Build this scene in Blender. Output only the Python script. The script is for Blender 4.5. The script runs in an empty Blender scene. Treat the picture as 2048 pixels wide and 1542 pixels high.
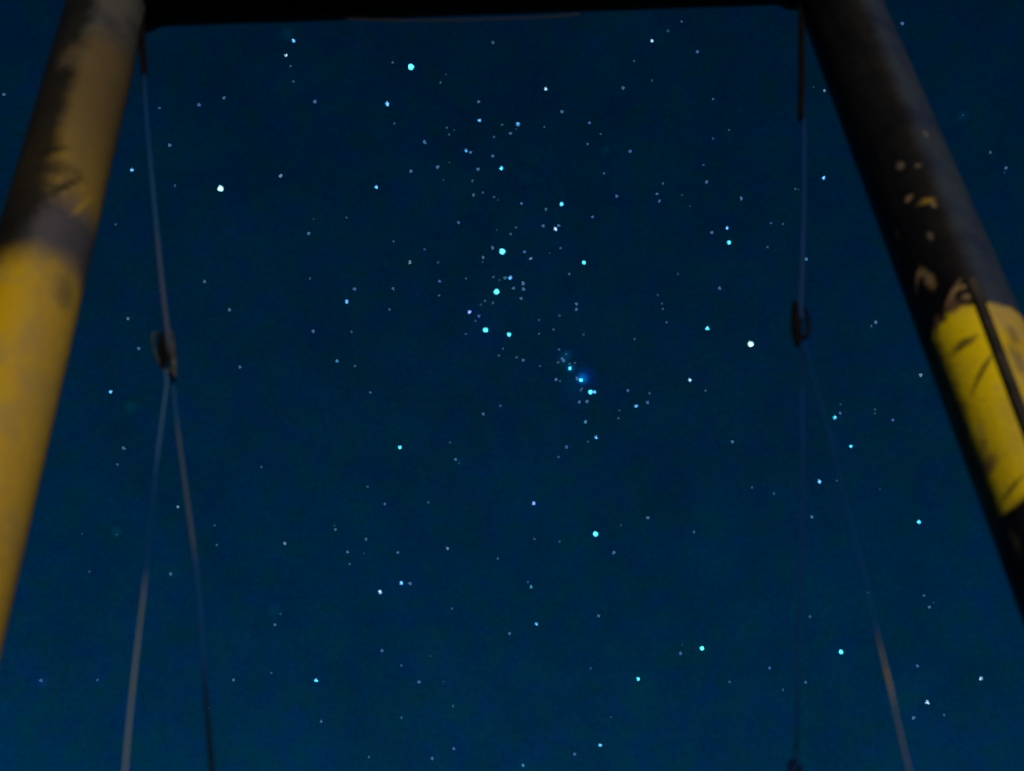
import bpy, bmesh, math, random
from mathutils import Vector, Matrix, noise

random.seed(7)
SC = bpy.context.scene
COL = SC.collection

# ---------------------------------------------------------------- camera
EL, ROLL = math.radians(46.903), math.radians(-4.311)
CAM_H = 0.45
FPX, CX, CY = 3350.0, 1024.0, 771.0          # lens in picture units (2048 x 1542)
fwd = Vector((0, math.cos(EL), math.sin(EL)))
up0 = Vector((0, -math.sin(EL), math.cos(EL)))
rt0 = Vector((1, 0, 0))
c_, s_ = math.cos(ROLL), math.sin(ROLL)
RT = rt0 * c_ + up0 * s_
UP = -rt0 * s_ + up0 * c_
EYE = Vector((0, 0, CAM_H))
cd = bpy.data.cameras.new('camera')
cam = bpy.data.objects.new('camera', cd)
COL.objects.link(cam)
m = Matrix((RT, UP, -fwd)).transposed().to_4x4()
m.translation = EYE
cam.matrix_world = m
cd.sensor_width = 36.0
cd.lens = 36.0 * FPX / 2048.0
cd.clip_start = 0.05
cd.clip_end = 12000.0
cd.dof.use_dof = True
cd.dof.focus_distance = 1500.0
cd.dof.aperture_fstop = 6.3
SC.camera = cam

# ---------------------------------------------------------------- light
SUN_EL, SUN_AZ = math.radians(9.0), math.radians(160.0)   # azimuth clockwise from +Y (behind the viewer, to the right)
sun_dir = Vector((math.sin(SUN_AZ) * math.cos(SUN_EL), math.cos(SUN_AZ) * math.cos(SUN_EL), math.sin(SUN_EL)))
sd = bpy.data.lights.new('sun', 'SUN')
sd.energy = 2.1
sd.angle = math.radians(3.0)
sd.color = (1.0, 0.80, 0.52)
sun = bpy.data.objects.new('sun', sd)
sun.rotation_euler = (-sun_dir).to_track_quat('-Z', 'Y').to_euler()
sun.location = (3, -6, 3)
COL.objects.link(sun)

def ray(x, y):
    return ((x - CX) / FPX * RT - (y - CY) / FPX * UP + fwd).normalized()

w = bpy.data.worlds.new('World')
SC.world = w
w.use_nodes = True
nt = w.node_tree
nt.nodes.clear()
N, L = nt.nodes.new, nt.links.new
out = N('ShaderNodeOutputWorld')
bg = N('ShaderNodeBackground')
bg.inputs['Strength'].default_value = 0.05
sky = N('ShaderNodeTexSky')
sky.sky_type = 'NISHITA'
sky.sun_disc = False
sky.sun_elevation = SUN_EL
sky.sun_rotation = SUN_AZ
sky.air_density = 1.0
sky.dust_density = 0.3
sky.ozone_density = 6.0
tint = N('ShaderNodeMix'); tint.data_type = 'RGBA'; tint.blend_type = 'MULTIPLY'
tint.inputs[0].default_value = 1.0
tint.inputs[7].default_value = (0.0015, 0.555, 0.55, 1)
L(sky.outputs[0], tint.inputs[6])
tc = N('ShaderNodeTexCoord')
# faint blotches and fine grain over the sky colour
n1 = N('ShaderNodeTexNoise'); n1.inputs['Scale'].default_value = 24.0; n1.inputs['Detail'].default_value = 5.0
n1.inputs['Roughness'].default_value = 0.65
L(tc.outputs['Generated'], n1.inputs['Vector'])
r1 = N('ShaderNodeMapRange'); r1.inputs[1].default_value = 0.3; r1.inputs[2].default_value = 0.7
r1.inputs[3].default_value = 0.86; r1.inputs[4].default_value = 1.14
L(n1.outputs['Fac'], r1.inputs[0])
n2 = N('ShaderNodeTexNoise'); n2.inputs['Scale'].default_value = 330.0; n2.inputs['Detail'].default_value = 4.0; n2.inputs['Roughness'].default_value = 0.8
L(tc.outputs['Generated'], n2.inputs['Vector'])
r2 = N('ShaderNodeMapRange'); r2.inputs[1].default_value = 0.3; r2.inputs[2].default_value = 0.7
r2.inputs[3].default_value = 0.82; r2.inputs[4].default_value = 1.18
L(n2.outputs['Fac'], r2.inputs[0])
mm = N('ShaderNodeMath'); mm.operation = 'MULTIPLY'
L(r1.outputs[0], mm.inputs[0]); L(r2.outputs[0], mm.inputs[1])
hs = N('ShaderNodeMix'); hs.data_type = 'RGBA'; hs.blend_type = 'MULTIPLY'; hs.inputs[0].default_value = 1.0
L(tint.outputs[2], hs.inputs[6]); L(mm.outputs[0], hs.inputs[7])
# colour mottling between blue and teal
n3 = N('ShaderNodeTexNoise'); n3.inputs['Scale'].default_value = 75.0; n3.inputs['Detail'].default_value = 2.0
mp = N('ShaderNodeMapping'); mp.inputs['Location'].default_value = (5, 3, 1)
L(tc.outputs['Generated'], mp.inputs['Vector']); L(mp.outputs[0], n3.inputs['Vector'])
cr = N('ShaderNodeValToRGB')
cr.color_ramp.elements[0].position = 0.33; cr.color_ramp.elements[0].color = (1, 1.09, 0.85, 1)
cr.color_ramp.elements[1].position = 0.67; cr.color_ramp.elements[1].color = (1, 0.90, 1.14, 1)
L(n3.outputs['Fac'], cr.inputs[0])
h2 = N('ShaderNodeMix'); h2.data_type = 'RGBA'; h2.blend_type = 'MULTIPLY'; h2.inputs[0].default_value = 1.0
L(hs.outputs[2], h2.inputs[6]); L(cr.outputs[0], h2.inputs[7])
# airglow is thinner overhead than lower down
sz = N('ShaderNodeSeparateXYZ'); L(tc.outputs['Generated'], sz.inputs[0])
rz = N('ShaderNodeMapRange'); rz.inputs[1].default_value = 0.45; rz.inputs[2].default_value = 0.95
rz.inputs[3].default_value = 0.98; rz.inputs[4].default_value = 0.60
L(sz.outputs[2], rz.inputs[0])
h3 = N('ShaderNodeMix'); h3.data_type = 'RGBA'; h3.blend_type = 'MULTIPLY'; h3.inputs[0].default_value = 1.0
L(h2.outputs[2], h3.inputs[6]); L(rz.outputs[0], h3.inputs[7])
last = h3.outputs[2]
# soft glows added to the sky: nebulosity and small hazy patches (direction, angular radius, colour)
def sky_glow(px, py, rpx, col):
    global last
    d = ray(px, py)
    vm = N('ShaderNodeVectorMath'); vm.operation = 'DISTANCE'
    nn = N('ShaderNodeVectorMath'); nn.operation = 'NORMALIZE'
    L(tc.outputs['Generated'], nn.inputs[0]); L(nn.outputs[0], vm.inputs[0])
    vm.inputs[1].default_value = d
    r = N('ShaderNodeMapRange'); r.interpolation_type = 'SMOOTHERSTEP'
    r.inputs[1].default_value = rpx / FPX; r.inputs[2].default_value = 0.0
    r.inputs[3].default_value = 0.0; r.inputs[4].default_value = 1.0
    L(vm.outputs['Value'], r.inputs[0])
    a = N('ShaderNodeMix'); a.data_type = 'RGBA'; a.blend_type = 'ADD'
    L(r.outputs[0], a.inputs[0]); L(last, a.inputs[6])
    a.inputs[7].default_value = (*[c / bg.inputs['Strength'].default_value for c in col], 1)
    last = a.outputs[2]
sky_glow(1165, 757, 17, (0.0, 0.075, 0.30))
sky_glow(1170, 752, 30, (0.0, 0.006, 0.055))
sky_glow(1158, 766, 60, (0.0, 0.003, 0.018))
sky_glow(1127, 718, 20, (0.0, 0.016, 0.040))
sky_glow(1136, 708, 16, (0.0, 0.010, 0.030))
sky_glow(1141, 736, 15, (0.0, 0.030, 0.085))
sky_glow(968, 672, 80, (0.0, 0.000, 0.010))
sky_glow(1050, 356, 24, (0.0, 0.003, 0.005))
sky_glow(1212, 300, 12, (0.0, 0.007, 0.009))
sky_glow(261, 814, 20, (0.0, 0.008, 0.010))
sky_glow(549, 1222, 26, (0.0, 0.006, 0.006))
sky_glow(575, 68, 20, (0.0, 0.007, 0.016))
sky_glow(232, 1064, 16, (0.0, 0.010, 0.022))
sky_glow(918, 924, 15, (0.0, 0.005, 0.020))
sky_glow(1926, 232, 18, (0.0, 0.006, 0.014))
sky_glow(86, 1364, 20, (0.0, 0.006, 0.020))
L(last, bg.inputs['Color'])
L(bg.outputs[0], out.inputs[0])

vs = SC.view_settings
vs.view_transform = 'Standard'; vs.look = 'None'; vs.exposure = 0.0; vs.gamma = 1.0
vs.use_curve_mapping = False

# ---------------------------------------------------------------- helpers
def tag(o, label=None, cat=None, group=None, kind=None):
    if label: o['label'] = label
    if cat: o['category'] = cat
    if group: o['group'] = group
    if kind: o['kind'] = kind
    return o

def empty(name, loc):
    o = bpy.data.objects.new(name, None)
    o.location = loc
    COL.objects.link(o)
    return o

def mesh_obj(name, bm, mat, parent=None, loc=None, smooth=True):
    me = bpy.data.meshes.new(name)
    bm.normal_update()
    bm.to_mesh(me); bm.free()
    if smooth:
        for p in me.polygons: p.use_smooth = True
    me.materials.append(mat)
    o = bpy.data.objects.new(name, me)
    COL.objects.link(o)
    if loc is not None: o.location = loc
    if parent:
        o.parent = parent
        if loc is not None: o.location = Vector(loc) - parent.location
        else: o.location = -parent.location        # mesh given in world coordinates
    return o

def sweep(bm, pts, rad, n=12, closed=False, lobes=0, pitch=0.03, cap=True):
    """tube along pts; rad number or list; lobes > 0 gives a laid rope"""
    pts = [Vector(p) for p in pts]
    k = len(pts)
    rads = rad if isinstance(rad, (list, tuple)) else [rad] * k
    rings = []
    ref = None
    dist = 0.0
    for i, p in enumerate(pts):
        if closed: t = pts[(i + 1) % k] - pts[i - 1]
        else: t = pts[min(i + 1, k - 1)] - pts[max(i - 1, 0)]
        t.normalize()
        if ref is None:
            ref = Vector((0, 1, 0)) if abs(t.y) < 0.9 else Vector((1, 0, 0))
        ref = (ref - t * ref.dot(t)).normalized()
        b = t.cross(ref)
        if i: dist += (p - pts[i - 1]).length
        ring = []
        for j in range(n):
            a = 2 * math.pi * j / n
            rr = rads[i]
            if lobes: rr *= 0.86 + 0.14 * abs(math.cos(0.5 * lobes * (a - 2 * math.pi * dist / pitch / 1.0)))
            ring.append(bm.verts.new(p + (ref * math.cos(a) + b * math.sin(a)) * rr))
        rings.append(ring)
    m_ = k if closed else k - 1
    for i in range(m_):
        A, B = rings[i], rings[(i + 1) % k]
        for j in range(n):
            bm.faces.new((A[j], A[(j + 1) % n], B[(j + 1) % n], B[j]))
    if cap and not closed:
        bm.faces.new(rings[0][::-1]); bm.faces.new(rings[-1])
    return bm

def resample(pts, step):
    """smooth polyline through pts (Catmull-Rom)"""
    P = [Vector(p) for p in pts]
    P = [P[0] * 2 - P[1]] + P + [P[-1] * 2 - P[-2]]
    o = []
    for i in range(1, len(P) - 2):
        seg = (P[i + 1] - P[i]).length
        n = max(1, int(seg / step))
        for q in range(n):
            t = q / n
            a, b, c, d = P[i - 1], P[i], P[i + 1], P[i + 2]
            o.append(0.5 * ((2 * b) + (c - a) * t + (2 * a - 5 * b + 4 * c - d) * t * t + (3 * b - a - 3 * c + d) * t ** 3))
    o.append(P[-2])
    return o

class Mat:
    def __init__(self, name, base=(0.5, 0.5, 0.5), rough=0.5, metal=0.0, spec=0.5):
        self.m = bpy.data.materials.new(name)
        self.m.use_nodes = True
        self.t = self.m.node_tree
        self.b = self.t.nodes['Principled BSDF']
        self.b.inputs['Base Color'].default_value = (*base, 1)
        self.b.inputs['Roughness'].default_value = rough
        self.b.inputs['Metallic'].default_value = metal
        self.b.inputs['Specular IOR Level'].default_value = spec
    def n(self, k, **kw):
        x = self.t.nodes.new(k)
        for a, v in kw.items(): setattr(x, a, v)
        return x
    def l(self, a, b): self.t.links.new(a, b)
    def math(self, op, a, b=None, clamp=False):
        x = self.n('ShaderNodeMath', operation=op); x.use_clamp = clamp
        for i, v in enumerate((a, b)):
            if v is None: continue
            if isinstance(v, (int, float)): x.inputs[i].default_value = v
            else: self.l(v, x.inputs[i])
        return x.outputs[0]
    def maprange(self, v, a, b, c=0.0, d=1.0, smooth=True):
        x = self.n('ShaderNodeMapRange')
        if smooth: x.interpolation_type = 'SMOOTHSTEP'
        self.l(v, x.inputs[0])
        for i, q in enumerate((a, b, c, d)): x.inputs[i + 1].default_value = q
        return x.outputs[0]
    def noise(self, scale, detail=4, rough=0.6, loc=(0, 0, 0), sc=(1, 1, 1)):
        t = self.n('ShaderNodeTexCoord'); mp = self.n('ShaderNodeMapping')
        mp.inputs['Location'].default_value = loc; mp.inputs['Scale'].default_value = sc
        x = self.n('ShaderNodeTexNoise')
        x.inputs['Scale'].default_value = scale; x.inputs['Detail'].default_value = detail
        x.inputs['Roughness'].default_value = rough
        self.l(t.outputs['Object'], mp.inputs['Vector']); self.l(mp.outputs[0], x.inputs['Vector'])
        return x.outputs['Fac']
    def mix(self, fac, a, b):
        x = self.n('ShaderNodeMix', data_type='RGBA')
        if isinstance(fac, (int, float)): x.inputs[0].default_value = fac
        else: self.l(fac, x.inputs[0])
        for i, v in ((6, a), (7, b)):
            if isinstance(v, tuple): x.inputs[i].default_value = (*v, 1)
            else: self.l(v, x.inputs[i])
        return x.outputs[2]
    def bump(self, h, strength, dist):
        x = self.n('ShaderNodeBump'); x.inputs['Strength'].default_value = strength
        x.inputs['Distance'].default_value = dist
        self.l(h, x.inputs['Height']); self.l(x.outputs[0], self.b.inputs['Normal'])

# ---------------------------------------------------------------- layout of the frame
S = 1.25
R_POST = 0.06 * S
PL = (Vector((-0.596219 * S, 1.291190 * S, CAM_H)), Vector((0.01005, 0, 1)).normalized())
PR = (Vector((0.567177 * S, 1.342102 * S, CAM_H)), Vector((-0.01249, 0, 1)).normalized())
BEAM_Z = 2.345 * S + CAM_H
def axis_at(P, z): return P[0] + P[1] * ((z - CAM_H) / P[1].z)
BL, BR = axis_at(PL, BEAM_Z), axis_at(PR, BEAM_Z)

def on_post(P, x, y):
    """where the sight line of a measured point meets the post: (angle*radius, height along the post)"""
    d = ray(x, y)
    base = axis_at(P, 0); ax = P[1]
    o = EYE - base
    dp = d - ax * d.dot(ax); op = o - ax * o.dot(ax)
    a, b, c = dp.dot(dp), 2 * dp.dot(op), op.dot(op) - R_POST ** 2
    disc = b * b - 4 * a * c
    t = (-b - math.sqrt(max(disc, 0))) / (2 * a)
    p = o + d * t
    rot = Vector((0, 0, 1)).rotation_difference(ax).inverted()
    q = rot @ p
    # same convention as the shader: angle measured from -Y
    return math.atan2(q.x, -q.y) * R_POST, q.z, t

def on_plane(x, y, dy=0.0, a=None, b=None):
    """sight line against the vertical plane that hangs under the crossbeam, shifted by dy"""
    a = a or BL; b = b or BR
    n = Vector((b.y - a.y, -(b.x - a.x), 0)).normalized()
    d = ray(x, y)
    p0 = a + Vector((0, dy, 0))
    t = (p0 - EYE).dot(n) / d.dot(n)
    return EYE + d * t

# ---------------------------------------------------------------- post paint
def paint(name, P, bands, marks, yellow=(0.40, 0.262, 0.004), light_falloff=None, side=None, left_shade=None, tan=None):
    """bands: list of (z0, z1, kind) with kind in black / grey; marks: (x, y, w, h, angle, kind) in measured units"""
    M = Mat(name, rough=0.5, spec=0.16)
    t = M.n('ShaderNodeTexCoord')
    sp = M.n('ShaderNodeSeparateXYZ'); M.l(t.outputs['Object'], sp.inputs[0])
    ang = M.math('ARCTAN2', sp.outputs[0], M.math('MULTIPLY', sp.outputs[1], -1.0))
    u = M.math('MULTIPLY', ang, R_POST)
    z = sp.outputs[2]
    nz = M.noise(14, 5, 0.65)
    nf = M.noise(90, 3, 0.6, (3, 1, 2))
    streak = M.noise(22, 4, 0.6, (1, 7, 4), (1, 1, 0.12))
    wob = M.math('ADD', M.math('MULTIPLY', M.math('SUBTRACT', nz, 0.5), 0.055),
                 M.math('MULTIPLY', M.math('SUBTRACT', nf, 0.5), 0.012))
    zz = M.math('ADD', z, wob)
    # yellow with dull patches
    dull = M.maprange(M.noise(11, 7, 0.72, (2, 2, 0), (1, 1, 0.6)), 0.44, 0.62)
    dull = M.math('MULTIPLY', dull, 0.35 if side else 0.62)
    colr = M.mix(dull, yellow, (0.255, 0.19, 0.085))
    colr = M.mix(M.math('MULTIPLY', M.maprange(streak, 0.50, 0.70), 0.5), colr, (0.22, 0.15, 0.02))
    colr = M.mix(M.math('MULTIPLY', M.maprange(nf, 0.58, 0.8), 0.35), colr, (0.12, 0.085, 0.03))
    if tan:            # one side blended to a dull tan
        uT = M.math('ADD', u, M.math('MULTIPLY', M.math('SUBTRACT', nz, 0.5), 0.06))
        colr = M.mix(M.math('MULTIPLY', M.maprange(uT, tan[0], tan[1]), tan[2]), colr, (0.26, 0.185, 0.065))
    if light_falloff:  # yellow darkens upward: light fading with height, put into the colour
        g = M.maprange(zz, light_falloff[0], light_falloff[1])
        colr = M.mix(M.math('MULTIPLY', g, light_falloff[2]), colr, (0.050, 0.038, 0.030))
    rgh = 0.5
    blk = M.mix(M.maprange(streak, 0.4, 0.7), (0.002, 0.002, 0.0035), (0.007, 0.0065, 0.010))
    gry = M.mix(M.maprange(nz, 0.4, 0.65), (0.035, 0.038, 0.048), (0.055, 0.055, 0.062))
    wrn = M.mix(M.maprange(u, -0.03, 0.02), (0.012, 0.009, 0.006), (0.050, 0.050, 0.078))
    for (z0, z1, kind, soft) in bands:
        f = M.math('MULTIPLY', M.maprange(zz, z0 - soft, z0 + soft), M.maprange(zz, z1 - soft, z1 + soft, 1.0, 0.0))
        colr = M.mix(f, colr, {'black': blk, 'grey': gry, 'worn': wrn}[kind])
    if left_shade:      # left edge darkened: shade of the unlit side put into the colour
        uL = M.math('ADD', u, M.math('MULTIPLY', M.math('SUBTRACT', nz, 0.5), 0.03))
        f = M.math('MULTIPLY', M.maprange(uL, left_shade[0], left_shade[1], 1.0, 0.0), M.maprange(zz, left_shade[2], left_shade[3]))
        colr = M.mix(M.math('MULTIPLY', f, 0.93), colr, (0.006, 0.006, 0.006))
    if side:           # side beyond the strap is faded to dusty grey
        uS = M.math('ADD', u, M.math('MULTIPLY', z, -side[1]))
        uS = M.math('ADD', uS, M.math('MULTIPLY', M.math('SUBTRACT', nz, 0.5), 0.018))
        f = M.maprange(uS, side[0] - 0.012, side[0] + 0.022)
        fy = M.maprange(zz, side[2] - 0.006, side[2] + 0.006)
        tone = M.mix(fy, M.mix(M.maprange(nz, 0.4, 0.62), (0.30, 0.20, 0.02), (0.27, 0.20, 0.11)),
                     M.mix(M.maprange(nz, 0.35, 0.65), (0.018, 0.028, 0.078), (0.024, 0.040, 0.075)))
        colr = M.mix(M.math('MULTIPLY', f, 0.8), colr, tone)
    for (x, y, w_, h_, a, kind) in marks:
        uu, vv, dd = on_post(P, x, y)
        k = dd / FPX
        mw, mh = w_ * 0.5 * k, h_ * 0.5 * k * 1.45
        cb = M.n('ShaderNodeCombineXYZ'); M.l(u, cb.inputs[0]); M.l(z, cb.inputs[1])
        sb = M.n('ShaderNodeVectorMath', operation='SUBTRACT'); M.l(cb.outputs[0], sb.inputs[0])
        sb.inputs[1].default_value = (uu, vv, 0)
        ro = M.n('ShaderNodeVectorRotate', rotation_type='Z_AXIS'); M.l(sb.outputs[0], ro.inputs['Vector'])
        ro.inputs['Angle'].default_value = -math.radians(a)
        sc = M.n('ShaderNodeVectorMath', operation='DIVIDE'); M.l(ro.outputs[0], sc.inputs[0])
        sc.inputs[1].default_value = (mw, mh, 1)
        ln = M.n('ShaderNodeVectorMath', operation='LENGTH'); M.l(sc.outputs[0], ln.inputs[0])
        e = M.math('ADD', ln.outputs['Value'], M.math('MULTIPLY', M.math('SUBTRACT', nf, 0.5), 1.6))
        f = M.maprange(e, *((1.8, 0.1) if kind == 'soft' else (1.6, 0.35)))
        cols = {'chip': (0.34, 0.24, 0.13), 'ychip': (0.30, 0.21, 0.03), 'pale': (0.26, 0.22, 0.18),
                'dark': (0.035, 0.028, 0.014), 'soft': (0.012, 0.010, 0.007), 'rust': (0.11, 0.065, 0.045), 'scuff': (0.09, 0.07, 0.045)}
        amp = {'chip': 0.5, 'ychip': 0.6, 'pale': 0.36, 'dark': 0.85, 'soft': 0.9, 'rust': 0.8, 'scuff': 0.6}[kind]
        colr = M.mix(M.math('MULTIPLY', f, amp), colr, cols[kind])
    M.l(colr, M.b.inputs['Base Color'])
    M.l(M.maprange(nz, 0.3, 0.7, 0.42, 0.66), M.b.inputs['Roughness'])
    M.bump(M.math('ADD', nf, M.math('MULTIPLY', nz, 2.0)), 0.25, 0.004)
    return M.m

def zc(P, x, y): return on_post(P, x, y)[1]

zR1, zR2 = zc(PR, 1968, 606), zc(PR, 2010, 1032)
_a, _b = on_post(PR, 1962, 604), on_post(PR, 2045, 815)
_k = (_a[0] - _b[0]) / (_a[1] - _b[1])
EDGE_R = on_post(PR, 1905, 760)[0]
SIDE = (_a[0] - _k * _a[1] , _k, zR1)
marksR = [
    (1800, 332, 15, 15, 0, 'pale'), (1836, 331, 11, 7, 0, 'pale'), (1818, 396, 18, 8, 25, 'chip'),
    (1853, 402, 30, 11, 5, 'ychip'), (1868, 409, 10, 12, 0, 'chip'), (1861, 472, 10, 17, 0, 'pale'),
    (1834, 566, 11, 44, -34, 'chip'), (1858, 560, 18, 34, 6, 'chip'), (1843, 546, 22, 14, 0, 'chip'),
    (1905, 588, 12, 44, -38, 'chip'), (1926, 574, 28, 9, 8, 'chip'), (1936, 592, 26, 12, -10, 'chip'),
    (1795, 470, 10, 14, 0, 'scuff'), (1852, 268, 8, 12, 0, 'pale'),
    (1926, 688, 56, 15, 4, 'dark'), (1963, 744, 12, 62, -42, 'dark'),
    (1905, 612, 34, 22, 15, 'rust'), (1874, 650, 16, 30, -20, 'rust'),
    (2022, 978, 62, 8, 24, 'dark'), (1988, 1010, 9, 46, -24, 'dark'),
    (1978, 930, 46, 26, 20, 'rust'), (1958, 955, 36, 40, 0, 'dark'), (1968, 895, 22, 30, 0, 'scuff'),
    (1905, 820, 20, 60, -10, 'rust'), (1932, 870, 24, 50, -10, 'rust'),
    (2036, 720, 26, 60, 0, 'scuff'), (2026, 668, 22, 36, 0, 'scuff'), (1995, 775, 9, 14, 0, 'pale'),
    (1960, 860, 10, 18, 0, 'pale'), (2030, 1085, 18, 40, 0, 'scuff'),
]
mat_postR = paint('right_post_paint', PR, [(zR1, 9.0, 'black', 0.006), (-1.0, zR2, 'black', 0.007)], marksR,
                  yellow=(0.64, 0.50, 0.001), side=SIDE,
                  left_shade=(EDGE_R - 0.016, EDGE_R + 0.012, -1.0, -0.9))
zL0 = zc(PL, 215, 78); zL1 = zc(PL, 120, 388); zL2 = zc(PL, 95, 508)
marksL = [
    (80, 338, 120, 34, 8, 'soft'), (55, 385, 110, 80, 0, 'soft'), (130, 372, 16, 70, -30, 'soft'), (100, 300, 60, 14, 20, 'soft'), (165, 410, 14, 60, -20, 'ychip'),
    (150, 110, 60, 60, 0, 'scuff'), (130, 585, 50, 60, 0, 'scuff'),
]
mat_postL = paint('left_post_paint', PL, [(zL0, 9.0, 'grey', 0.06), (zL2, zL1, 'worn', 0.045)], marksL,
                  yellow=(0.44, 0.292, 0.001), tan=(-0.01, 0.06, 0.5), light_falloff=(zc(PL, 80, 700), zc(PL, 180, 160), 0.88),
                  left_shade=(on_post(PL, 118, 200)[0], on_post(PL, 158, 200)[0], zc(PL, 60, 560), zc(PL, 60, 400)))

def black_paint(name, base=(0.010, 0.010, 0.012), rough=0.6):
    M = Mat(name, rough=rough, spec=0.08)
    f = M.noise(18, 5, 0.65)
    M.l(M.mix(M.maprange(f, 0.4, 0.7), base, tuple(c * 2.2 for c in base)), M.b.inputs['Base Color'])
    M.bump(f, 0.3, 0.003)
    return M.m
mat_beam = black_paint('beam_paint', (0.004, 0.004, 0.005), 0.75)
mat_strap = black_paint('strap_rubber', (0.020, 0.018, 0.018), 0.55)
mat_iron = black_paint('dark_iron', (0.0018, 0.0018, 0.003), 0.9)
M_ = Mat('link_steel', (0.06, 0.058, 0.05), 0.5, 0.3); 
M_.l(M_.mix(M_.maprange(M_.noise(120), 0.4, 0.65), (0.045, 0.058, 0.075), (0.014, 0.016, 0.02)), M_.b.inputs['Base Color'])
mat_link = M_.m

def rope_mat(name, stops):
    """stops: (height, colour) from the top down; lit stretches and fading into the sky are put into the colour"""
    M = Mat(name, rough=0.85, spec=0.1)
    t = M.n('ShaderNodeTexCoord'); sp = M.n('ShaderNodeSeparateXYZ'); M.l(t.outputs['Object'], sp.inputs[0])
    nn = M.noise(7, 4, 0.6)
    zz = M.math('ADD', sp.outputs[2], M.math('MULTIPLY', M.math('SUBTRACT', nn, 0.5), 0.12))
    c = stops[0][1]
    for (z0, _), (z1, c1) in zip(stops, stops[1:]):
        c = M.mix(M.maprange(zz, z0, z1), c, c1)
    M.l(c, M.b.inputs['Base Color'])
    M.bump(M.noise(260, 2), 0.4, 0.001)
    return M.m

# ---------------------------------------------------------------- ground
Mg = Mat('ground_soil', rough=0.95, spec=0.1)
g1 = Mg.noise(0.35, 6, 0.65); g2 = Mg.noise(14, 6, 0.7)
cg = Mg.mix(Mg.maprange(g1, 0.42, 0.6), (0.10, 0.075, 0.045), (0.035, 0.05, 0.018))
cg = Mg.mix(Mg.math('MULTIPLY', Mg.maprange(g2, 0.4, 0.7), 0.5), cg, (0.05, 0.038, 0.025))
Mg.l(cg, Mg.b.inputs['Base Color']); Mg.bump(g2, 0.5, 0.02)
bm = bmesh.new()
prev = None
for r in (0.0, 3, 10, 40, 200, 1000, 6000):
    if r == 0:
        prev = [bm.verts.new((0, 0, 0))]; continue
    ring = []
    for j in range(48):
        a = 2 * math.pi * j / 48
        zz = 0.0 if r < 40 else (noise.noise(Vector((math.cos(a) * r * 0.02, math.sin(a) * r * 0.02, 0))) * 0.3)
        ring.append(bm.verts.new((math.cos(a) * r, math.sin(a) * r, zz)))
    for j in range(48):
        k = (j + 1) % 48
        if len(prev) == 1: bm.faces.new((prev[0], ring[j], ring[k]))
        else: bm.faces.new((prev[j], ring[j], ring[k], prev[k]))
    prev = ring
tag(mesh_obj('ground', bm, Mg.m), kind='structure')

# ---------------------------------------------------------------- swing frame
mid = (BL + BR) * 0.5
frame = empty('swing_frame', (mid.x, mid.y, 0))
tag(frame, 'tall swing frame of two yellow and black painted posts under a black crossbeam', 'swing frame')

def post(P, mat, top_z):
    base = axis_at(P, -0.4)
    bm = bmesh.new()
    n = 72
    ln = (top_z + 0.4) / P[1].z
    hs = [i * ln / 60 for i in range(61)]
    rings = []
    for h in hs:
        ring = []
        for j in range(n):
            a = 2 * math.pi * j / n
            d = 1 + 0.010 * noise.noise(Vector((math.cos(a) * 1.2, math.sin(a) * 1.2, h * 3.0 + P[0].x * 9)))
            ring.append(bm.verts.new((math.cos(a) * R_POST * d, math.sin(a) * R_POST * d, h - 0.4 / P[1].z)))
        rings.append(ring)
    for A, B in zip(rings, rings[1:]):
        for j in range(n): bm.faces.new((A[j], A[(j + 1) % n], B[(j + 1) % n], B[j]))
    o = mesh_obj('post', bm, mat)
    o.rotation_mode = 'QUATERNION'
    o.rotation_quaternion = Vector((0, 0, 1)).rotation_difference(P[1])
    o.parent = frame
    o.location = axis_at(P, 0) - frame.location
    # domed cap
    bm = bmesh.new()
    K = 8
    prof = [(R_POST * 1.05, -0.03), (R_POST * 1.05, 0.004)] + [(R_POST * 1.05 * math.cos(q / K * math.pi / 2), 0.004 + 0.03 * math.sin(q / K * math.pi / 2)) for q in range(1, K)]
    top = axis_at(P, top_z)
    pr = None
    for (rr, hh) in prof:
        ring = [bm.verts.new(top + Vector((rr * math.cos(2 * math.pi * j / 40), rr * math.sin(2 * math.pi * j / 40), hh))) for j in range(40)]
        if pr:
            for j in range(40): bm.faces.new((pr[j], pr[(j + 1) % 40], ring[(j + 1) % 40], ring[j]))
        pr = ring
    bm.faces.new(pr)
    cap = mesh_obj('end_cap', bm, mat_beam)
    cap.parent = o; cap.matrix_parent_inverse = Matrix.Identity(4)
    bpy.context.view_layer.update()
    cap.matrix_world = Matrix.Identity(4)
    # concrete footing
    bm = bmesh.new()
    b0 = axis_at(P, 0)
    pr = None
    for (rr, hh) in ((0.17, -0.2), (0.17, 0.03), (0.155, 0.05), (R_POST + 0.004, 0.055)):
        ring = [bm.verts.new(b0 + Vector((rr * math.cos(2 * math.pi * j / 40), rr * math.sin(2 * math.pi * j / 40), hh))) for j in range(40)]
        if pr:
            for j in range(40): bm.faces.new((pr[j], pr[(j + 1) % 40], ring[(j + 1) % 40], ring[j]))
        pr = ring
    mesh_obj('footing', bm, mat_conc, frame)
    return o

Mc = Mat('concrete', (0.25, 0.24, 0.22), 0.9)
Mc.l(Mc.mix(Mc.maprange(Mc.noise(22, 6), 0.35, 0.7), (0.30, 0.29, 0.27), (0.18, 0.17, 0.15)), Mc.b.inputs['Base Color'])
Mc.bump(Mc.noise(60, 5), 0.4, 0.004)
mat_conc = Mc.m

TOP = BEAM_Z + R_POST + 0.03
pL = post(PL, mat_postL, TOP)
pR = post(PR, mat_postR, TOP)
pL['label'] = 'yellow left post with a dark worn band and grey top'
pR['label'] = 'right post, black above with one scratched yellow band'

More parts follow.
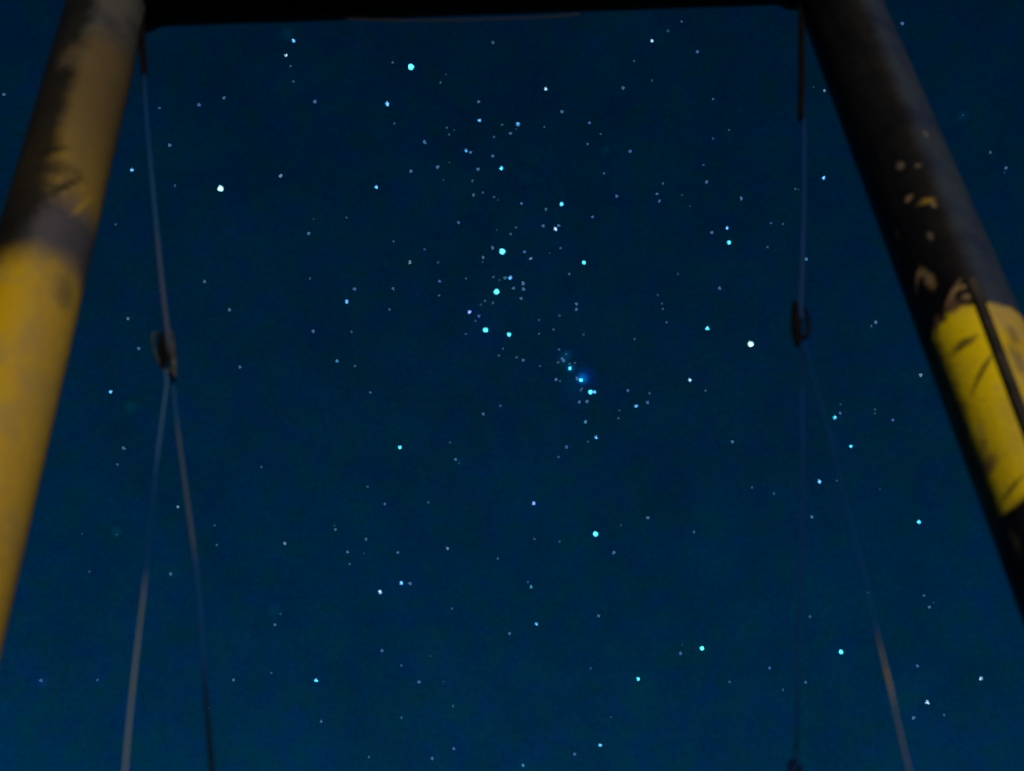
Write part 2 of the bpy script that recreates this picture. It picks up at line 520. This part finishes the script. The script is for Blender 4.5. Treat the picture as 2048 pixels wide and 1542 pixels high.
# dark strap that runs down the right post
u1, z1, d1 = on_post(PR, 1957, 604); u2, z2, _ = on_post(PR, 2040, 815)
bm = bmesh.new()
ax = PR[1]; rot = Vector((0, 0, 1)).rotation_difference(ax)
zt, zb = zc(PR, 1945, 560), 0.05
nz_ = 90
half = 0.0072
rows = []
for i in range(nz_ + 1):
    zq = zb + (zt - zb) * i / nz_
    f = (zq - z2) / (z1 - z2)
    uc = u2 + (u1 - u2) * max(-0.6, min(1.6, f)) + 0.0012 * math.sin(zq * 9)
    row = []
    for (du, rr) in ((-half, 0.0005), (-half, 0.0042), (0, 0.0050), (half, 0.0042), (half, 0.0005)):
        a = (uc + du) / R_POST
        v = Vector((math.sin(a), -math.cos(a), 0)) * (R_POST + rr)
        v.z = zq
        row.append(bm.verts.new(axis_at(PR, 0) + rot @ v))
    rows.append(row)
for A, B in zip(rows, rows[1:]):
    for j in range(4): bm.faces.new((A[j], A[j + 1], B[j + 1], B[j]))
mesh_obj('strap', bm, mat_strap, frame)

# crossbeam, butted between the posts with weld collars
dirb = (BR - BL).normalized()
a = BL + dirb * (R_POST * 0.93); b = BR - dirb * (R_POST * 0.93)
bm = bmesh.new()
sweep(bm, [a + (b - a) * (i / 40) for i in range(41)], [R_POST * (1 + 0.004 * math.sin(i * 0.9)) for i in range(41)], n=64)
mesh_obj('crossbeam', bm, mat_beam, frame)
for (p, sgn) in ((BL, 1), (BR, -1)):
    bm = bmesh.new()
    st = p + dirb * sgn * (R_POST * 0.80)
    sweep(bm, [st + dirb * sgn * q for q in (0, 0.012, 0.022, 0.030, 0.036)],
          [R_POST * 1.16, R_POST * 1.12, R_POST * 1.06, R_POST * 1.02, R_POST * 1.004], n=56)
    mesh_obj('weld_collar', bm, mat_beam, frame)
# thin cable added for the lit fringe under the beam
bm = bmesh.new()
pp = [on_plane(x, y, -0.03) for x, y in ((690, 38), (800, 41), (900, 41), (1000, 38), (1100, 34), (1160, 28))]
sweep(bm, resample(pp, 0.01), 0.0013, n=8)
Mcb = Mat('added_cable_grey', (0.030, 0.030, 0.040), 0.8)
mesh_obj('added_cable', bm, Mcb.m, frame)

# ---------------------------------------------------------------- swing
swing = empty('rope_swing', (mid.x, mid.y, 0.55))
tag(swing, 'rope swing hanging under the black crossbeam, each side rope splitting in two', 'swing')

zl = lambda x, y, dy=0.0: on_plane(x, y, dy).z
BLU = (0.0024, 0.0348, 0.1620)
m_hang = rope_mat('hanger_rope', [(zl(285, 120), (0.0025, 0.0186, 0.0620)), (zl(292, 230), BLU), (zl(308, 420), (0.0074, 0.0527, 0.1860)), (zl(318, 520), (0.0310, 0.0620, 0.1488)), (zl(338, 690), (0.0434, 0.0589, 0.1240))])
m_hangR = rope_mat('hanger_rope_blue', [(zl(1603, 180), (0.0012, 0.0120, 0.0480)), (zl(1606, 280), (0.0012, 0.0300, 0.1440)), (zl(1602, 600), (0.0060, 0.0360, 0.1520))])
DYF, DYB = -0.16, 0.10        # how far the two branches of each side spread towards / away from the viewer
m_out_L = rope_mat('outer_rope_left', [(zl(330, 760), (0.038, 0.115, 0.26)), (zl(312, 930), (0.036, 0.108, 0.27)), (zl(303, 1000), (0.003, 0.050, 0.216)), (zl(294, 1110), (0.0014, 0.034, 0.17)), (zl(283, 1220), (0.0014, 0.036, 0.18)), (zl(277, 1290), (0.105, 0.14, 0.20)), (zl(255, 1480), (0.135, 0.19, 0.26))])
m_out_R = rope_mat('outer_rope_right', [(zl(1680, 960), (0.0014, 0.0331, 0.1656)), (zl(1738, 1190), (0.0014, 0.042, 0.19)), (zl(1768, 1330), (0.0018, 0.045, 0.21)), (zl(1790, 1430), (0.1224, 0.1296, 0.1368)), (zl(1795, 1450), (0.2160, 0.1728, 0.0576)), (zl(1802, 1480), (0.1872, 0.1872, 0.1872)), (zl(1815, 1530), (0.0720, 0.1080, 0.1872))])
m_in_L = rope_mat('inner_rope_left', [(zl(347, 790), (0.006, 0.052, 0.18)), (zl(354, 850), (0.036, 0.072, 0.145)), (zl(376, 1010), (0.040, 0.072, 0.15)), (zl(388, 1100), (0.003, 0.045, 0.195)), (zl(402, 1230), (0.002, 0.045, 0.21)), (zl(410, 1330), (0.0013, 0.013, 0.045)), (zl(416, 1420), (0.002, 0.006, 0.013))])
m_in_R = rope_mat('inner_rope_right', [(zl(1603, 700), (0.0012, 0.0217, 0.1054)), (zl(1604, 780), (0.0019, 0.0384, 0.2046)), (zl(1600, 1000), (0.0012, 0.0285, 0.1488))])

def rope(name, pts, r, mat, step=0.004):
    bm = bmesh.new()
    sweep(bm, resample(pts, step), r, n=9, lobes=3, pitch=0.045)
    return mesh_obj(name, bm, mat, swing)

def P_(x, y, dy=0.0): return on_plane(x, y, dy)
def spread(pts, dy):
    n = len(pts) - 1
    return [P_(x, y, dy * (i / n)) for i, (x, y) in enumerate(pts)]
def extend(pts, z):
    a, b = pts[-2], pts[-1]
    t = (z - b.z) / (b.z - a.z)
    return pts + [b + (b - a) * t]

SEAT_Z = 0.62
rope('hanger_rope', [P_(281, -10), P_(285, 70), P_(290, 200), P_(301, 330), P_(312, 450), P_(325, 580), P_(334, 655), P_(338, 700)], 0.0042, m_hang)
rope('hanger_rope', [P_(1603, -30), P_(1604, 100), P_(1607, 250), P_(1607, 400), P_(1604, 520), P_(1601, 612), P_(1603, 640)], 0.0044, m_hangR)
inL = extend(spread([(338, 700), (344, 760), (358, 880), (374, 1000), (390, 1120), (402, 1240), (408, 1340), (416, 1450), (424, 1542)], DYB), SEAT_Z)
outL = extend(spread([(331, 742), (333, 768), (324, 840), (313, 930), (305, 1010), (297, 1090), (288, 1180), (276, 1280), (265, 1380), (256, 1470), (250, 1542)], DYF), SEAT_Z)
rope('branch_rope', inL, 0.0032, m_in_L)
rope('branch_rope', outL, 0.0018, m_out_L)
inR = extend(spread([(1599, 655), (1603, 760), (1604, 900), (1602, 1040), (1600, 1200), (1597, 1360), (1593, 1500), (1592, 1542)], DYB), SEAT_Z)
outR = extend(spread([(1608, 690), (1628, 760), (1652, 850), (1677, 950), (1702, 1050), (1722, 1130), (1738, 1195), (1757, 1280), (1779, 1370), (1794, 1440), (1808, 1500), (1818, 1542)], DYF), SEAT_Z)
rope('branch_rope', inR, 0.0024, m_in_R)
rope('branch_rope', outR, 0.0020, m_out_R)

def link(cx_, cy_, hw, hh, wire, mat, tilt=0.0, name='quick_link', dy=0.0, n=40):
    """closed oblong ring standing in the plane of the swing"""
    c = P_(cx_, cy_, dy)
    k = (c - EYE).length / FPX
    A, B = hw * k, hh * k * 1.35
    x_ax = Vector((dirb.x, dirb.y, 0)).normalized()
    z_ax = (Vector((0, 0, 1)) + x_ax * tilt).normalized()
    pts = []
    for i in range(n):
        t = 2 * math.pi * i / n
        cxx = math.copysign(abs(math.cos(t)) ** 0.75, math.cos(t))
        szz = math.copysign(abs(math.sin(t)) ** 0.85, math.sin(t))
        pts.append(c + x_ax * (A * cxx) + z_ax * (B * szz))
    bm = bmesh.new()
    sweep(bm, pts, wire, n=10, closed=True)
    return mesh_obj(name, bm, mat, swing)

def knot(pts, rads, mat, name='rope_knot'):
    bm = bmesh.new()
    P = resample([P_(*p) for p in pts], 0.004)
    R = []
    for i in range(len(P)):
        f = i / (len(P) - 1) * (len(rads) - 1)
        j = min(int(f), len(rads) - 2)
        R.append((rads[j] + (rads[j + 1] - rads[j]) * (f - j)) * (1 + 0.10 * math.sin(i * 1.9)))
    sweep(bm, P, R, n=14)
    return mesh_obj(name, bm, mat, swing)

# left joint: pale steel link round a dark knot
link(324, 704, 13, 44, 0.0021, mat_link, -0.30)
knot([(323, 668), (325, 700), (328, 738)], [0.0035, 0.0075, 0.0070, 0.003], mat_iron)
knot([(341, 662), (344, 700), (350, 755)], [0.003, 0.0055, 0.0055, 0.003], mat_link, 'rope_binding')
# right joint: dark knot, and the same link coloured black for its shade
link(1603, 645, 13, 34, 0.0034, mat_iron, 0.12)
knot([(1590, 606), (1592, 640), (1595, 690)], [0.0045, 0.0072, 0.0082, 0.0045], mat_iron)
# lower shackle on the inner right rope
link(1592, 1551, 10, 24, 0.0030, mat_iron, 0.0, 'shackle', DYB)
# dark sleeves where the ropes leave the beam
for pts in ([(282, -30), (284, 60), (288, 150)], [(1602, -30), (1603, 100), (1602, 240)]):
    bm = bmesh.new()
    sweep(bm, resample([P_(x, y, -0.0) for x, y in pts], 0.02), 0.0062, n=14)
    mesh_obj('rope_sleeve', bm, mat_iron, swing)
# rope eyes round the beam
for x in (282, 1603):
    c = P_(x, -30); f = (c - BL).dot(dirb)
    c = BL + dirb * f
    bm = bmesh.new()
    yv = Vector((-dirb.y, dirb.x, 0))
    sweep(bm, [c + yv * (R_POST + 0.006) * math.cos(t) + Vector((0, 0, 1)) * (R_POST + 0.006) * math.sin(t) for t in [2 * math.pi * i / 36 for i in range(36)]], 0.006, n=10, closed=True)
    mesh_obj('beam_loop', bm, mat_iron, swing)
# seat board carried by the four branch ropes
ends = [inL[-1], outL[-1], outR[-1], inR[-1]]
cen = sum(ends, Vector()) / 4
bm = bmesh.new()
poly = [cen + (e - cen) * 1.08 for e in ends]
lo = [bm.verts.new((p.x, p.y, SEAT_Z - 0.03)) for p in poly]; hi = [bm.verts.new((p.x, p.y, SEAT_Z)) for p in poly]
bm.faces.new(hi); bm.faces.new(lo[::-1])
for j in range(4): bm.faces.new((lo[j], lo[(j + 1) % 4], hi[(j + 1) % 4], hi[j]))
bmesh.ops.recalc_face_normals(bm, faces=bm.faces)
bmesh.ops.bevel(bm, geom=list(bm.edges), offset=0.006, segments=2, affect='EDGES')
Mw = Mat('seat_wood', (0.16, 0.10, 0.05), 0.7)
Mw.l(Mw.mix(Mw.maprange(Mw.noise(10, 5, 0.6, (0, 0, 0), (1, 9, 9)), 0.35, 0.7), (0.19, 0.12, 0.06), (0.09, 0.055, 0.03)), Mw.b.inputs['Base Color'])
mesh_obj('seat', bm, Mw.m, swing, smooth=False)

# ---------------------------------------------------------------- stars
# (x, y, class, hue): measured sight lines of the stars; A brightest .. F faintest
STARS = """
587,81,C,b;572,111,C,w;581,132,E,g;587,163,E,g;448,196,D,b;398,210,D,v;319,216,E,g;630,203,D,b;339,290,D,b;264,340,C,b
350,371,E,g;441,377,A,w;561,352,D,w;693,435,E,b;986,85,D,t;785,125,E,g;822,134,A,c;892,149,F,g;881,165,E,g;1092,178,C,w
775,208,C,b;957,204,D,b;959,241,C,b;789,247,E,v;894,255,E,g;908,260,F,b;898,269,E,g;1004,250,E,g;1036,248,C,b;1032,258,F,b
1021,267,D,g;988,274,E,g;1124,223,D,g;1089,254,E,g;849,284,D,g;932,301,C,b;941,305,D,g;986,312,D,g;875,334,D,b;822,342,D,b
956,338,D,g;1003,337,C,c;899,325,F,b;887,360,F,g;945,362,E,g;753,374,C,b;947,390,D,t;966,385,E,g;988,394,E,g;1043,407,D,v
1092,418,D,t;1123,408,B,b;996,400,F,g;1363,43,E,g;1336,62,E,t;1304,82,C,w;1395,103,D,v;1268,122,E,t;1304,161,E,t;1246,176,D,g
1179,246,D,v;1201,268,E,g;1175,288,E,g;1260,303,D,v;1426,198,E,b;1458,260,E,t;1426,277,E,v;1407,330,E,g;1413,364,D,b;1208,347,E,g
1326,367,E,g;1364,390,F,t;1233,392,D,g;1314,388,D,b;1319,402,D,g;1483,397,D,g;1591,378,E,v;1380,412,F,b;1185,434,D,v;231,449,E,v
618,467,D,g;627,438,F,g;409,563,D,g;620,557,E,t;459,620,D,g;256,638,D,b;694,603,C,b;277,697,D,g;627,662,D,b;480,734,D,g
674,722,D,c;221,784,C,b;917,445,D,v;1032,455,E,g;1021,468,E,v;994,460,F,b;1086,452,D,g;1111,458,C,w;1117,451,D,g;787,483,E,v
849,499,E,v;985,496,D,g;1005,503,A,c;1049,504,D,g;1061,517,D,w;1121,496,E,g;1099,506,F,g;820,525,D,w;876,525,E,t;966,515,D,g
965,524,F,g;1139,548,E,g;879,562,D,v;932,557,E,g;987,554,E,b;999,560,F,g;1010,556,D,t;1021,556,C,b;1046,567,D,b;1047,578,D,g
1027,576,D,g;993,584,A,c;786,577,D,g;709,578,D,g;878,591,E,g;1042,597,D,g;970,602,E,g;986,606,E,g;961,609,F,g;939,624,C,v
958,632,D,v;951,642,E,g;779,619,E,g;703,664,E,g;971,660,A,c;1018,669,B,c;932,668,E,v;1119,631,E,g;1078,640,E,g;1107,659,E,g
1078,668,E,g;1006,698,E,g;998,711,E,g;1033,715,E,g;1046,720,D,v;1080,732,E,g;710,732,E,g;1118,699,E,g;741,785,E,g;1001,812,E,v
1168,525,B,c;1356,548,F,g;1316,590,F,g;1324,607,E,g;1326,618,E,g;1333,645,E,g;1153,608,D,g;1153,619,D,g;1269,678,E,g;1424,465,D,b
1454,456,C,b;1458,485,B,c;1535,494,E,v;1542,446,E,g;1566,448,E,v;1439,577,D,v;1415,657,C,c;1501,688,A,w;1167,669,F,g;1132,708,E,b
1124,717,D,b;1127,721,D,b;1116,725,E,b;1139,728,E,g;1150,726,E,g;1140,737,C,c;1162,760,B,c;1154,757,D,v;1112,759,D,b;1120,762,E,g
1181,784,B,c;1189,784,C,b;1164,777,E,g;1162,780,E,g;1159,804,D,g;1174,803,D,b;1256,781,D,v;1299,787,E,g;1295,805,D,v;1272,812,C,b
1380,760,C,w;1411,781,E,g;1841,750,D,w;1670,835,C,c;1680,826,D,v;1681,809,F,g;1750,819,E,t;1750,827,E,t;1786,840,D,v;1702,893,C,c
1639,963,C,b;1674,961,E,v;1760,978,F,b;1838,1044,C,c;1624,1034,D,b;1682,1304,B,c;1848,1191,E,g;1859,1214,D,b;1867,1205,F,b;1835,1332,D,v
1962,1357,C,w;1855,1405,C,w;1827,1436,D,b;1888,1430,E,v;1566,1380,E,v;1611,1365,D,v;1620,1233,E,g;1736,1185,E,t;247,896,D,g;235,929,E,v
356,1014,D,w;164,1067,F,b;234,1069,E,t;429,1051,E,t;434,1090,E,g;341,1148,D,b;179,1143,E,t;82,1361,D,v;195,1360,E,b;419,1416,F,b
800,895,C,c;523,934,E,b;735,973,E,g;770,1008,D,v;671,1059,D,g;669,1051,F,t;570,1087,D,w;732,1079,D,t;728,1107,F,t;695,1104,D,b
699,1128,E,g;796,1105,D,g;803,1166,C,b;820,1167,D,g;760,1184,C,w;550,1250,D,v;561,1228,E,t;764,1301,D,v;803,1331,E,g;543,1346,E,g
467,1360,D,b;632,1361,C,c;838,1364,D,g;642,1443,D,g;803,1436,E,g;738,1514,E,g;967,828,D,b;900,885,E,g;911,919,D,g;918,926,F,b
1171,844,D,c;1192,875,C,b;1133,894,D,v;1176,883,F,g;1117,914,E,v;1239,821,E,t;1237,836,E,g;1068,1007,C,v;857,1005,E,g;895,1097,D,w
1069,1078,E,v;1119,1083,E,v;996,1117,E,g;1191,1068,A,c;1228,1105,D,g;1242,1051,F,g;1056,1164,E,v;1062,1174,D,c;904,1217,E,g;1197,1232,D,g
1073,1248,C,b;1019,1267,D,g;861,1312,F,g;1181,1337,E,g;906,1412,E,g;908,1498,D,v;864,1517,D,b;1200,1491,C,b;1149,1508,D,v;1046,1531,D,c
1222,1434,F,v;1465,884,D,g;1504,975,E,g;1548,988,E,t;1296,1036,D,g;1388,1064,E,b;1404,1297,B,c;1361,1307,D,v;1365,1289,F,t;1276,1358,C,c
1459,1364,E,g;1539,1336,D,v;8,189,D,b;1805,47,D,b;1627,174,F,b;1649,181,D,w;1926,230,F,b;1981,305,E,b;2012,336,D,b;2009,345,F,b
1647,356,C,b;1612,518,D,c;1752,644,D,b;1743,652,E,v;887,1363,F,b;1597,379,F,b
"""
stars = []
for tok in STARS.replace('\n', ';').split(';'):
    if tok.strip():
        x, y, k, h = tok.strip().split(',')
        stars.append((float(x), float(y), k, h))

Ms = bpy.data.materials.new('starlight'); Ms.use_nodes = True
t = Ms.node_tree; t.nodes.clear()
oo = t.nodes.new('ShaderNodeOutputMaterial'); em = t.nodes.new('ShaderNodeEmission'); oi = t.nodes.new('ShaderNodeObjectInfo')
t.links.new(oi.outputs['Color'], em.inputs['Color']); t.links.new(em.outputs[0], oo.inputs[0])

# the brightest stars fade out softly towards their edge
Mg2 = bpy.data.materials.new('bright_starlight'); Mg2.use_nodes = True
t = Mg2.node_tree; t.nodes.clear()
oo = t.nodes.new('ShaderNodeOutputMaterial'); em = t.nodes.new('ShaderNodeEmission'); oi = t.nodes.new('ShaderNodeObjectInfo')
lw = t.nodes.new('ShaderNodeLayerWeight'); sb = t.nodes.new('ShaderNodeMath'); sb.operation = 'SUBTRACT'; sb.inputs[0].default_value = 1.0
lw.inputs['Blend'].default_value = 0.5
pw = t.nodes.new('ShaderNodeMath'); pw.operation = 'POWER'; pw.inputs[1].default_value = 6.0
tr = t.nodes.new('ShaderNodeBsdfTransparent'); ad = t.nodes.new('ShaderNodeAddShader')
t.links.new(lw.outputs['Facing'], sb.inputs[1]); t.links.new(sb.outputs[0], pw.inputs[0]); t.links.new(pw.outputs[0], em.inputs['Strength'])
t.links.new(oi.outputs['Color'], em.inputs['Color']); t.links.new(em.outputs[0], ad.inputs[0]); t.links.new(tr.outputs[0], ad.inputs[1])
t.links.new(ad.outputs[0], oo.inputs[0])

def lump(seed, sub, amp, mat=None):
    bm = bmesh.new()
    bmesh.ops.create_icosphere(bm, subdivisions=sub, radius=1.0)
    for v in bm.verts:
        v.co *= 1 + amp * noise.noise(v.co * 1.3 + Vector((seed * 3.1, seed, 0)))
    me = bpy.data.meshes.new('star'); bm.to_mesh(me); bm.free()
    me.materials.append(mat or Ms)
    for p in me.polygons: p.use_smooth = True
    return me
RND = [lump(i, 3, 0.22, Mg2) for i in range(3)]
MIDS = [lump(i + 5, 3, 0.55, Mg2) for i in range(5)]
IRR = [lump(i + 10, 2, 1.1) for i in range(8)]
def lin(c):
    return tuple(((v / 255 + 0.055) / 1.055) ** 2.4 if v > 10 else v / 255 / 12.92 for v in c)
HUE = {  # sRGB of a bright and of a faint star of each tone
    'w': ((150, 235, 250), (140, 185, 225), (115, 150, 185)),
    'c': ((70, 225, 255), (70, 205, 250), (70, 150, 195)),
    'b': ((70, 190, 255), (85, 165, 235), (75, 120, 170)),
    't': ((80, 190, 200), (60, 150, 170), (55, 110, 130)),
    'v': ((130, 160, 255), (110, 140, 230), (75, 108, 175)),
    'g': ((150, 180, 200), (105, 148, 195), (70, 118, 165)),
}
SIZE = {'A': 14.0, 'B': 10.8, 'C': 8.6, 'D': 5.2, 'E': 4.0, 'F': 3.6}
DIST = 1500.0

# landmarks used to say which star is meant
LM = [(441, 377, 'the big white star near the left rope'), (822, 134, 'the big cyan star below the crossbeam'),
      (1501, 688, 'the big white star near the right rope'), (1005, 503, 'the top star of the bright three'),
      (993, 584, 'the middle star of the bright three'), (971, 660, 'the bottom star of the bright three'),
      (1162, 760, 'the glowing blue cluster star'), (1191, 1068, 'the big cyan star low in the centre'),
      (1458, 485, 'the upper right cyan star'), (1682, 1304, 'the cyan star left of the lower right rope'),
      (1404, 1297, 'the cyan star low right of centre'), (632, 1361, 'the cyan star at lower left'),
      (1838, 1044, 'the cyan star beside the right post'), (221, 784, 'the blue star left of the rope knot'),
      (1123, 408, 'the blue star high above the cluster'), (753, 374, 'the slanting upper left blue star'),
      (1304, 82, 'the white star under the beam at right'), (587, 81, 'the blue star under the beam at left'),
      (760, 1184, 'the small white star at lower centre'), (1046, 1531, 'the blue star at the bottom edge'),
      (694, 603, 'the lone blue star left of centre'), (1962, 1357, 'the white star at far lower right'),
      (221, 784, 'the blue star left of the rope knot'), (247, 896, 'the grey star below the left knot')]
LM_SET = {(a, b) for a, b, _ in LM}
OWN = {
    (441, 377): 'biggest white star at upper left, right of the left rope',
    (822, 134): 'big cyan star below the black crossbeam, left of centre',
    (1501, 688): 'big white star left of the black knot on the right rope',
    (1005, 503): 'bright cyan star at the top of the row of three',
    (993, 584): 'bright cyan star in the middle of the row of three',
    (971, 660): 'bright cyan star at the bottom of the row of three',
    (1162, 760): 'blue star with a hazy blue glow around it at centre right',
    (1191, 1068): 'big cyan star alone below the glowing blue cluster',
    (1458, 485): 'bright cyan star lowest of a small triangle at upper right',
    (1682, 1304): 'bright cyan star just left of the lower right rope',
    (1404, 1297): 'bright cyan star low right of centre with a faint neighbour at left',
    (632, 1361): 'bright cyan star alone at the lower left',
    (1838, 1044): 'cyan star close to the left edge of the right post',
    (221, 784): 'blue star between the left post and the rope knot',
    (1123, 408): 'bright blue star high above the glowing cluster',
    (753, 374): 'slanting blue star right of the big white star at upper left',
    (1304, 82): 'white star just under the crossbeam at the right',
    (587, 81): 'upper blue star of a close pair under the crossbeam at left',
    (760, 1184): 'small white star low and left of centre',
    (1046, 1531): 'small blue star at the bottom edge of the sky, near the centre',
    (694, 603): 'blue star alone left of the row of three',
    (1962, 1357): 'small white star farthest right near the bottom',
    (247, 896): 'small grey star below and left of the left rope knot',
}
DIRS = ['right of', 'below right of', 'below', 'below left of', 'left of', 'above left of', 'above', 'above right of']
ORD = ['nearest', 'second nearest', 'third nearest', 'fourth nearest', 'fifth nearest', 'sixth nearest', 'seventh nearest', 'eighth nearest', 'ninth nearest', 'tenth nearest']
HN = {'w': 'white', 'c': 'cyan', 'b': 'blue', 't': 'teal', 'v': 'violet', 'g': 'grey'}
SN = {'A': 'big', 'B': 'bright', 'C': 'bright', 'D': 'small', 'E': 'faint', 'F': 'very faint'}
near = {}
for i, (x, y, k, h) in enumerate(stars):
    if (x, y) in OWN: continue
    lx, ly, nm = min(LM, key=lambda q: (q[0] - x) ** 2 + (q[1] - y) ** 2)
    a = math.degrees(math.atan2(y - ly, x - lx)) % 360
    sec = int(((a + 22.5) % 360) // 45)
    near.setdefault((nm, sec, SN[k], HN[h]), []).append((math.hypot(x - lx, y - ly), i))
labels = {}
for (nm, sec, sn, hn), lst in near.items():
    lst.sort()
    for r_, (_, i) in enumerate(lst):
        pre = '' if len(lst) == 1 else (ORD[r_] + ' ')
        labels[i] = f'{pre}{sn} {hn} star {DIRS[sec]} {nm}'
dim = sorted([i for i, q in enumerate(stars) if q[2] == 'F'], key=lambda i: (HN[stars[i][3]], i))[:max(0, len(stars) - 296)]
fb = bmesh.new()
for i in dim:
    x, y, k, h = stars[i]
    p = EYE + ray(x, y) * DIST
    bmesh.ops.create_icosphere(fb, subdivisions=1, radius=SIZE[k] * 0.5 / FPX * DIST, matrix=Matrix.Translation(p))
o = mesh_obj('faint_stars', fb, Ms)
o.color = (*[c * 0.3 for c in lin(HUE['g'][2])], 1)
tag(o, 'barely visible faint stars scattered over the dark sky', 'stars', kind='stuff')
for i, (x, y, k, h) in enumerate(stars):
    if i in dim: continue
    d = ray(x, y)
    rng = DIST
    px = SIZE[k] * random.uniform(0.92, 1.08)
    rad = px * 0.5 / FPX * rng
    tier = {'A': 0, 'B': 0, 'C': 1, 'D': 2, 'E': 2, 'F': 2}[k]
    col = lin(HUE[h][tier])
    gain = {'A': 3.2, 'B': 2.2, 'C': 1.6, 'D': 0.70, 'E': 0.46, 'F': 0.30}[k] * random.uniform(0.9, 1.1)
    o = bpy.data.objects.new('star', RND[i % 3] if k in 'AB' else MIDS[i % 5] if k == 'C' else IRR[i % 8])
    o.location = EYE + d * rng
    e = random.uniform(1.0, 1.12) if k in 'AB' else random.uniform(0.85, 1.3)
    o.scale = (rad, rad, rad * e)
    o.rotation_euler = (random.uniform(-0.5, 0.5), random.uniform(-0.6, 0.6), random.uniform(0, 6.28))
    o.color = (*[c * gain for c in col], 1)
    COL.objects.link(o)
    tag(o, OWN.get((x, y)) or labels[i], 'star', 'stars in the night sky')
